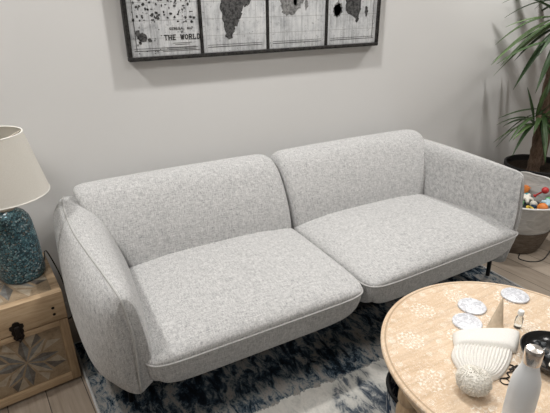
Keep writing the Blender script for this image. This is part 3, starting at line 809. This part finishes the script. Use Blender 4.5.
L1 = [((2.72,-.35,1.39),(2.30,-.35,1.345),.03,.026), ((2.72,-.33,1.37),(2.233,-.35,1.14),.05,.040), ((2.74,-.37,1.25),(2.24,-.38,1.148),.05,.034), ((2.78,-.36,1.33),(2.43,-.38,.985),.07,.048),
      ((2.76,-.32,1.36),(2.38,-.30,1.12),.04,.036), ((2.82,-.36,1.28),(2.77,-.38,1.01),.02,.042), ((2.80,-.38,1.10),(2.73,-.40,.90),.01,.030), ((2.78,-.40,1.34),(2.35,-.55,1.20),.05,.034),
      ((2.80,-.38,1.36),(2.52,-.60,1.05),.10,.040), ((2.82,-.30,1.38),(2.50,-.14,1.22),.10,.040), ((2.80,-.35,1.38),(2.42,-.33,1.50),.04,.036), ((2.82,-.35,1.40),(2.62,-.42,1.75),.03,.036),
      ((2.82,-.35,1.40),(2.86,-.40,1.82),.02,.036), ((2.84,-.34,1.38),(3.10,-.40,1.72),.04,.036), ((2.84,-.36,1.36),(3.30,-.42,1.40),.10,.04), ((2.84,-.36,1.34),(3.22,-.58,1.12),.12,.04),
      ((2.83,-.38,1.35),(2.90,-.85,1.18),.12,.042), ((2.83,-.38,1.32),(2.72,-.74,1.02),.10,.042), ((2.84,-.30,1.36),(3.12,-.12,1.20),.08,.04), ((2.80,-.37,1.28),(2.56,-.44,.96),.06,.044), ((2.80,-.34,1.30),(2.60,-.28,1.02),.06,.040)]
L1 += [((2.80,-.34,1.36),(2.633,-.035,1.10),.06,.05), ((2.82,-.33,1.36),(2.665,-.035,1.00),.06,.05), ((2.83,-.33,1.36),(2.79,-.035,1.10),.06,.045), ((2.85,-.33,1.34),(2.855,-.035,1.09),.06,.05)]
L2 = [((2.80,-.35,.82),(2.37,-.36,.812),.035,.026), ((2.74,-.36,.78),(2.487,-.38,.650),.07,.030), ((2.72,-.36,.76),(2.63,-.33,.975),.01,.034), ((2.72,-.38,.74),(2.517,-.40,.545),.09,.030), ((2.76,-.40,.76),(2.62,-.56,.56),.06,.036),
      ((2.78,-.38,.80),(2.66,-.50,.62),.05,.040), ((2.76,-.34,.80),(2.90,-.50,.64),.05,.038), ((2.74,-.36,.78),(2.70,-.42,1.02),.01,.030), ((2.76,-.36,.78),(2.92,-.42,.96),.03,.034), ((2.74,-.34,.76),(2.60,-.18,.70),.05,.034),
      ((2.78,-.38,.74),(2.80,-.58,.60),.05,.038), ((2.76,-.38,.76),(2.70,-.52,.50),.05,.040), ((2.80,-.38,.78),(2.98,-.56,.72),.05,.036)]
for k in range(16):
    a = PI*.55 + 2*PI*k/16*.95; r = random.uniform(.18,.30)
    ex_, ey_ = 2.78+r*math.cos(a), -.37+r*math.sin(a)
    L2.append(((2.78+.03*math.cos(a),-.37+.03*math.sin(a),random.uniform(.68,.80)), (ex_, min(-.04, ey_), random.uniform(.52,.90)), .06, random.uniform(.026,.04)))
for a in L1+L2: leaf(*a)
for k in range(14):
    a = 2*PI*k/14; e = random.uniform(-.15,.35)
    leaf((3.03,-.28,1.45), (3.03+.42*math.cos(a), max(-.05, -.28+.42*math.sin(a)), 1.45+e), .12, .04)

# ------------------------------------------------------------------ toy basket
KX, KY = 2.475, -.555
kb = empty('toy_basket', (KX, KY, 0)); tag(kb, 'soft pale grey basket with brown woven base, right of the sofa', 'basket')
N = 72; A0 = math.atan2(-.54, -.84)   # the side slumps towards the room
def brad(z, a):
    t = z/.38; r = lerp(.150, .245, min(1, t**.75)); return r*(1+.012*math.sin(5*a+1)*t+.010*math.sin(11*a)*t)
def bowlshell(z0, z1, nz, off):
    vs = []; fs = []
    for i in range(nz+1):
        z = lerp(z0, z1, i/nz)
        for k in range(N):
            a = 2*PI*k/N; r = brad(z, a)+off; zz = z + (.008*math.sin(4*a)+.005*math.sin(9*a+2)-.030*math.cos(a-A0))*(z/.38)**3
            vs.append((r*math.cos(a), r*math.sin(a), zz))
    for i in range(nz):
        for k in range(N): fs.append((i*N+k, i*N+(k+1) % N, (i+1)*N+(k+1) % N, (i+1)*N+k))
    return vs, fs
b = MB()
vo, fo = bowlshell(.155, .38, 8, 0); b.add(vo, fo)
vi, fi = bowlshell(.02, .38, 10, -.006); b.add(vi, [f[::-1] for f in fi])
b.add([(x, y, z) for x, y, z in vi[:N]], [tuple(range(N))])
b.build('fabric_liner', M['basket'], kb, True, None)
b = MB(); vo, fo = bowlshell(.0, .165, 6, .004); b.add(vo, fo); b.add(vo[:N], [tuple(range(N))]); b.build('woven_base', M['seagrass'], kb, True, 50)
b = MB(); b.tube([((brad(.38, a)-.003)*math.cos(a), (brad(.38, a)-.003)*math.sin(a), .38+.008*math.sin(4*a)+.005*math.sin(9*a+2)-.030*math.cos(a-A0)) for a in [2*PI*k/N for k in range(N)]], .0065, 8, closed=True); b.build('rim', M['baskettrim'], kb)
# toys
def toy(name, kind, col, x, y, z, s, rot=(0,0,0), label='', cat='toy'):
    b = MB()
    if kind == 'ball':
        b.lathe([(s*math.sin(t), -s*math.cos(t)) for t in [PI*i/14 for i in range(15)]], 24)
        for k in range(3): b.tube([(s*1.002*math.cos(2*PI*i/30)*math.cos(k*PI/3), s*1.002*math.cos(2*PI*i/30)*math.sin(k*PI/3), s*1.002*math.sin(2*PI*i/30)) for i in range(30)], s*.03, 5, closed=True)
    elif kind == 'block':
        b.box(-s, s, -s, s, -s, s, s*.18); b.lathe([(0,s), (s*.5,s), (s*.5,s*1.2), (0,s*1.2)], 16)
    elif kind == 'book':
        b.box(-s, s, -s*.75, s*.75, -s*.12, s*.12, s*.03); b.box(-s*.96, s*1.0, -s*.72, s*.72, -s*.09, s*.09, 0)
    elif kind == 'ring':
        b.tube([(s*math.cos(2*PI*i/28), s*math.sin(2*PI*i/28), 0) for i in range(28)], s*.28, 10, closed=True)
    elif kind == 'plush':
        for k in range(5):
            a = 2*PI*k/5; b.tube(spline([(0,0,0), (s*.7*math.cos(a), s*.7*math.sin(a), s*.15), (s*1.25*math.cos(a), s*1.25*math.sin(a), -s*.05)], 5), [s*.5]*3+[s*.42]*3+[s*.34]*3+[s*.2]*2, 12)
        b.lathe([(s*.6*math.sin(t), -s*.45*math.cos(t)) for t in [PI*i/10 for i in range(11)]], 20)
    elif kind == 'rattle':
        b.lathe([(s*.55*math.sin(t), s*.9-s*.55*math.cos(t)) for t in [PI*i/10 for i in range(11)]], 20); b.tube([(0,0,s*.4), (0,0,-s*.9)], s*.14, 10); b.lathe([(0,-s*1.1), (s*.25,-s*1.0), (s*.3,-s*.9), (s*.2,-s*.75), (0,-s*.7)], 14)
    o = b.build(name, M['toy_'+col] if 'toy_'+col in M else M[col], None); o.location = (x, y, z); o.rotation_euler = rot
    tag(o, label, cat)
N_ = 48; b = MB()
vs = []; fs = []; rr = [.02*k for k in range(10)]
for i, r in enumerate(rr):
    for k in range(N_):
        a = 2*PI*k/N_; vs.append((r*math.cos(a), r*math.sin(a), .283+.006*math.sin(3*a+r*60)*(r/.18)-.03*(r/.18)**6))
for k in range(N_): a = 2*PI*k/N_; vs.append((.175*math.cos(a), .175*math.sin(a), .20))
for k in range(N_): a = 2*PI*k/N_; vs.append((.11*math.cos(a), .11*math.sin(a), .024))
for i in range(11):
    for k in range(N_): fs.append((i*N_+k, i*N_+(k+1) % N_, (i+1)*N_+(k+1) % N_, (i+1)*N_+k))
fs.append(tuple(range(11*N_, 12*N_)))
b.add(vs, fs); o = b.build('blanket', M['toy_dark'], None); o.location = (KX, KY, 0); tag(o, 'dark blanket stuffed in the toy basket under the toys', 'blanket')
T_ = [('picture_book','book','navy',.06,.125,.335,.058,(.5,-.45,.4),'navy book standing at the back of the toy basket','book'),
 ('picture_book','book','sky',-.065,.060,.325,.052,(.3,-.2,.9),'pale blue book leaning near the sofa side of the basket','book'),
 ('toy_block','block','orange',.155,.085,.325,.022,(.3,.2,.4),'orange toy block at the wall side of the basket','toy'),
 ('toy_block','block','teal',-.130,.105,.325,.020,(.2,.5,.1),'teal toy block at the sofa-side rim of the basket','toy'),
 ('toy_rattle','rattle','red',.15,-.02,.335,.040,(.7,.4,0),'red round-headed rattle at the far side of the toy basket','toy'),
 ('soft_toy','plush','cream',.045,-.005,.315,.032,(.3,-.4,.2),'cream soft toy with stubby limbs in the middle of the basket','toy'),
 ('toy_ball','ball','pink',-.118,-.055,.322,.034,(.3,.3,0),'coral ball by the near rim of the toy basket','toy'),
 ('toy_ball','ball','orange',-.015,-.158,.320,.031,(.6,.1,0),'orange ball at the right of the toy basket','toy'),
 ('toy_ring','ring','yellow',-.070,-.118,.312,.022,(.3,.2,0),'yellow toy ring between the coral and orange balls','toy'),
 ('toy_block','block','green',-.050,-.030,.312,.020,(.2,.3,.7),'green toy block by the coral ball in the basket','toy'),
 ('soft_toy','plush','sky',.085,-.130,.315,.034,(.1,-.3,.9),'pale blue soft toy at the far right of the basket','toy'),
 ('toy_block','block','red',-.150,.025,.318,.018,(.5,.2,.3),'red toy block near the sofa-side rim of the basket','toy'),
 ('toy_ball','ball','cream',.020,-.075,.308,.021,(0,.4,0),'small cream ball between the two soft toys','toy'),
 ('toy_ball','ball','teal',.100,.030,.308,.020,(0,.4,0),'small teal ball beside the red rattle','toy'),
 ('toy_block','block','yellow',.005,.055,.308,.016,(.1,.1,.5),'small yellow block in front of the navy book','toy'),
 ('toy_block','block','navy',-.020,-.105,.305,.014,(.1,.3,.2),'tiny navy block beside the yellow ring','toy'),
 ('toy_ball','ball','green',.150,-.085,.310,.021,(0,.4,0),'small green ball against the far side of the basket','toy')]
for (n_, k_, c_, x_, y_, z_, s_, r_, l_, g_) in T_: toy(n_, k_, c_, KX+x_, KY+y_, z_, s_, r_, l_, g_)

# cable on the floor
b = MB(); b.tube(spline([(2.62,-.74,.004), (2.45,-.80,.004), (2.36,-.78,.004), (2.33,-.72,.004), (2.40,-.66,.004), (2.22,-.58,.004), (2.2,-.30,.004)], 8), .0032, 8)
for v_ in b.v: v_ -= Vector((2.4,-.7,0))
o = b.build('floor_cable', M['cable'], None); o.location = (2.4,-.7,0); tag(o, 'thin dark cable looping on the planks in front of the toy basket', 'cable')

# ------------------------------------------------------------------ ceiling downlights
def downlight(x, y, watt, rad=.045, size=2.3, blend=.6, name=''):
    r = empty('downlight', (x, y, HC))
    tag(r, 'round white recessed ceiling downlight above the seating area', 'lamp', 'recessed ceiling downlights')
    b = MB(); b.lathe([(.046,-.001), (.060,-.001), (.062,-.005), (.048,-.007), (.046,-.001)], 32); b.build('trim_ring', M['white'], r)
    e = NT('lit_diffuser'); e.color((.9,.9,.9)); e.b.inputs['Emission Color'].default_value = (1,.93,.84,1); e.b.inputs['Emission Strength'].default_value = 6
    b = MB(); b.lathe([(0,-.002), (.046,-.002), (.046,-.0005), (0,-.0005)], 32); b.build('diffuser', e.m, r)
    L = bpy.data.lights.new('downlight_beam', 'SPOT'); L.energy = watt; L.shadow_soft_size = rad; L.spot_size = size; L.spot_blend = blend; L.color = (1,.975,.94)
    o = bpy.data.objects.new('downlight_beam', L); C.objects.link(o); o.parent = r; o.location = (0, 0, -.05)
for x in (-.75, .95, 2.65): downlight(x, -.45, 56)
for x, e in ((-.75, 40), (.95, 45), (2.65, 42)): downlight(x, -1.35, e, .22)
for x, e in ((-.75, 31), (.95, 44), (2.65, 44)): downlight(x, -3.1, e, .22)
w = bpy.data.worlds.new('World'); bpy.context.scene.world = w; w.use_nodes = True
w.node_tree.nodes['Background'].inputs[0].default_value = (.5,.5,.5,1); w.node_tree.nodes['Background'].inputs[1].default_value = .2

# ------------------------------------------------------------------ camera
f, pitch, roll, yaw = 465.4701, .4224, .0129, .4701
fwv = Vector((math.sin(yaw)*math.cos(pitch), math.cos(yaw)*math.cos(pitch), -math.sin(pitch)))
rt = Vector((math.cos(yaw), -math.sin(yaw), 0)); dn = fwv.cross(rt)
rt2 = rt*math.cos(roll)+dn*math.sin(roll); dn2 = -rt*math.sin(roll)+dn*math.cos(roll)
cam = bpy.data.cameras.new('Camera'); co = bpy.data.objects.new('Camera', cam); C.objects.link(co)
cam.sensor_width = 36; cam.lens = 36*f/550; cam.clip_start = .05
mw = Matrix(((rt2.x, -dn2.x, -fwv.x, -.1704), (rt2.y, -dn2.y, -fwv.y, -2.2767), (rt2.z, -dn2.z, -fwv.z, 1.5151), (0,0,0,1)))
co.matrix_world = mw
s = bpy.context.scene; s.camera = co
s.view_settings.view_transform = 'Standard'; s.view_settings.look = 'None'; s.view_settings.gamma = 1; s.view_settings.exposure = .12
s.view_settings.use_curve_mapping = False
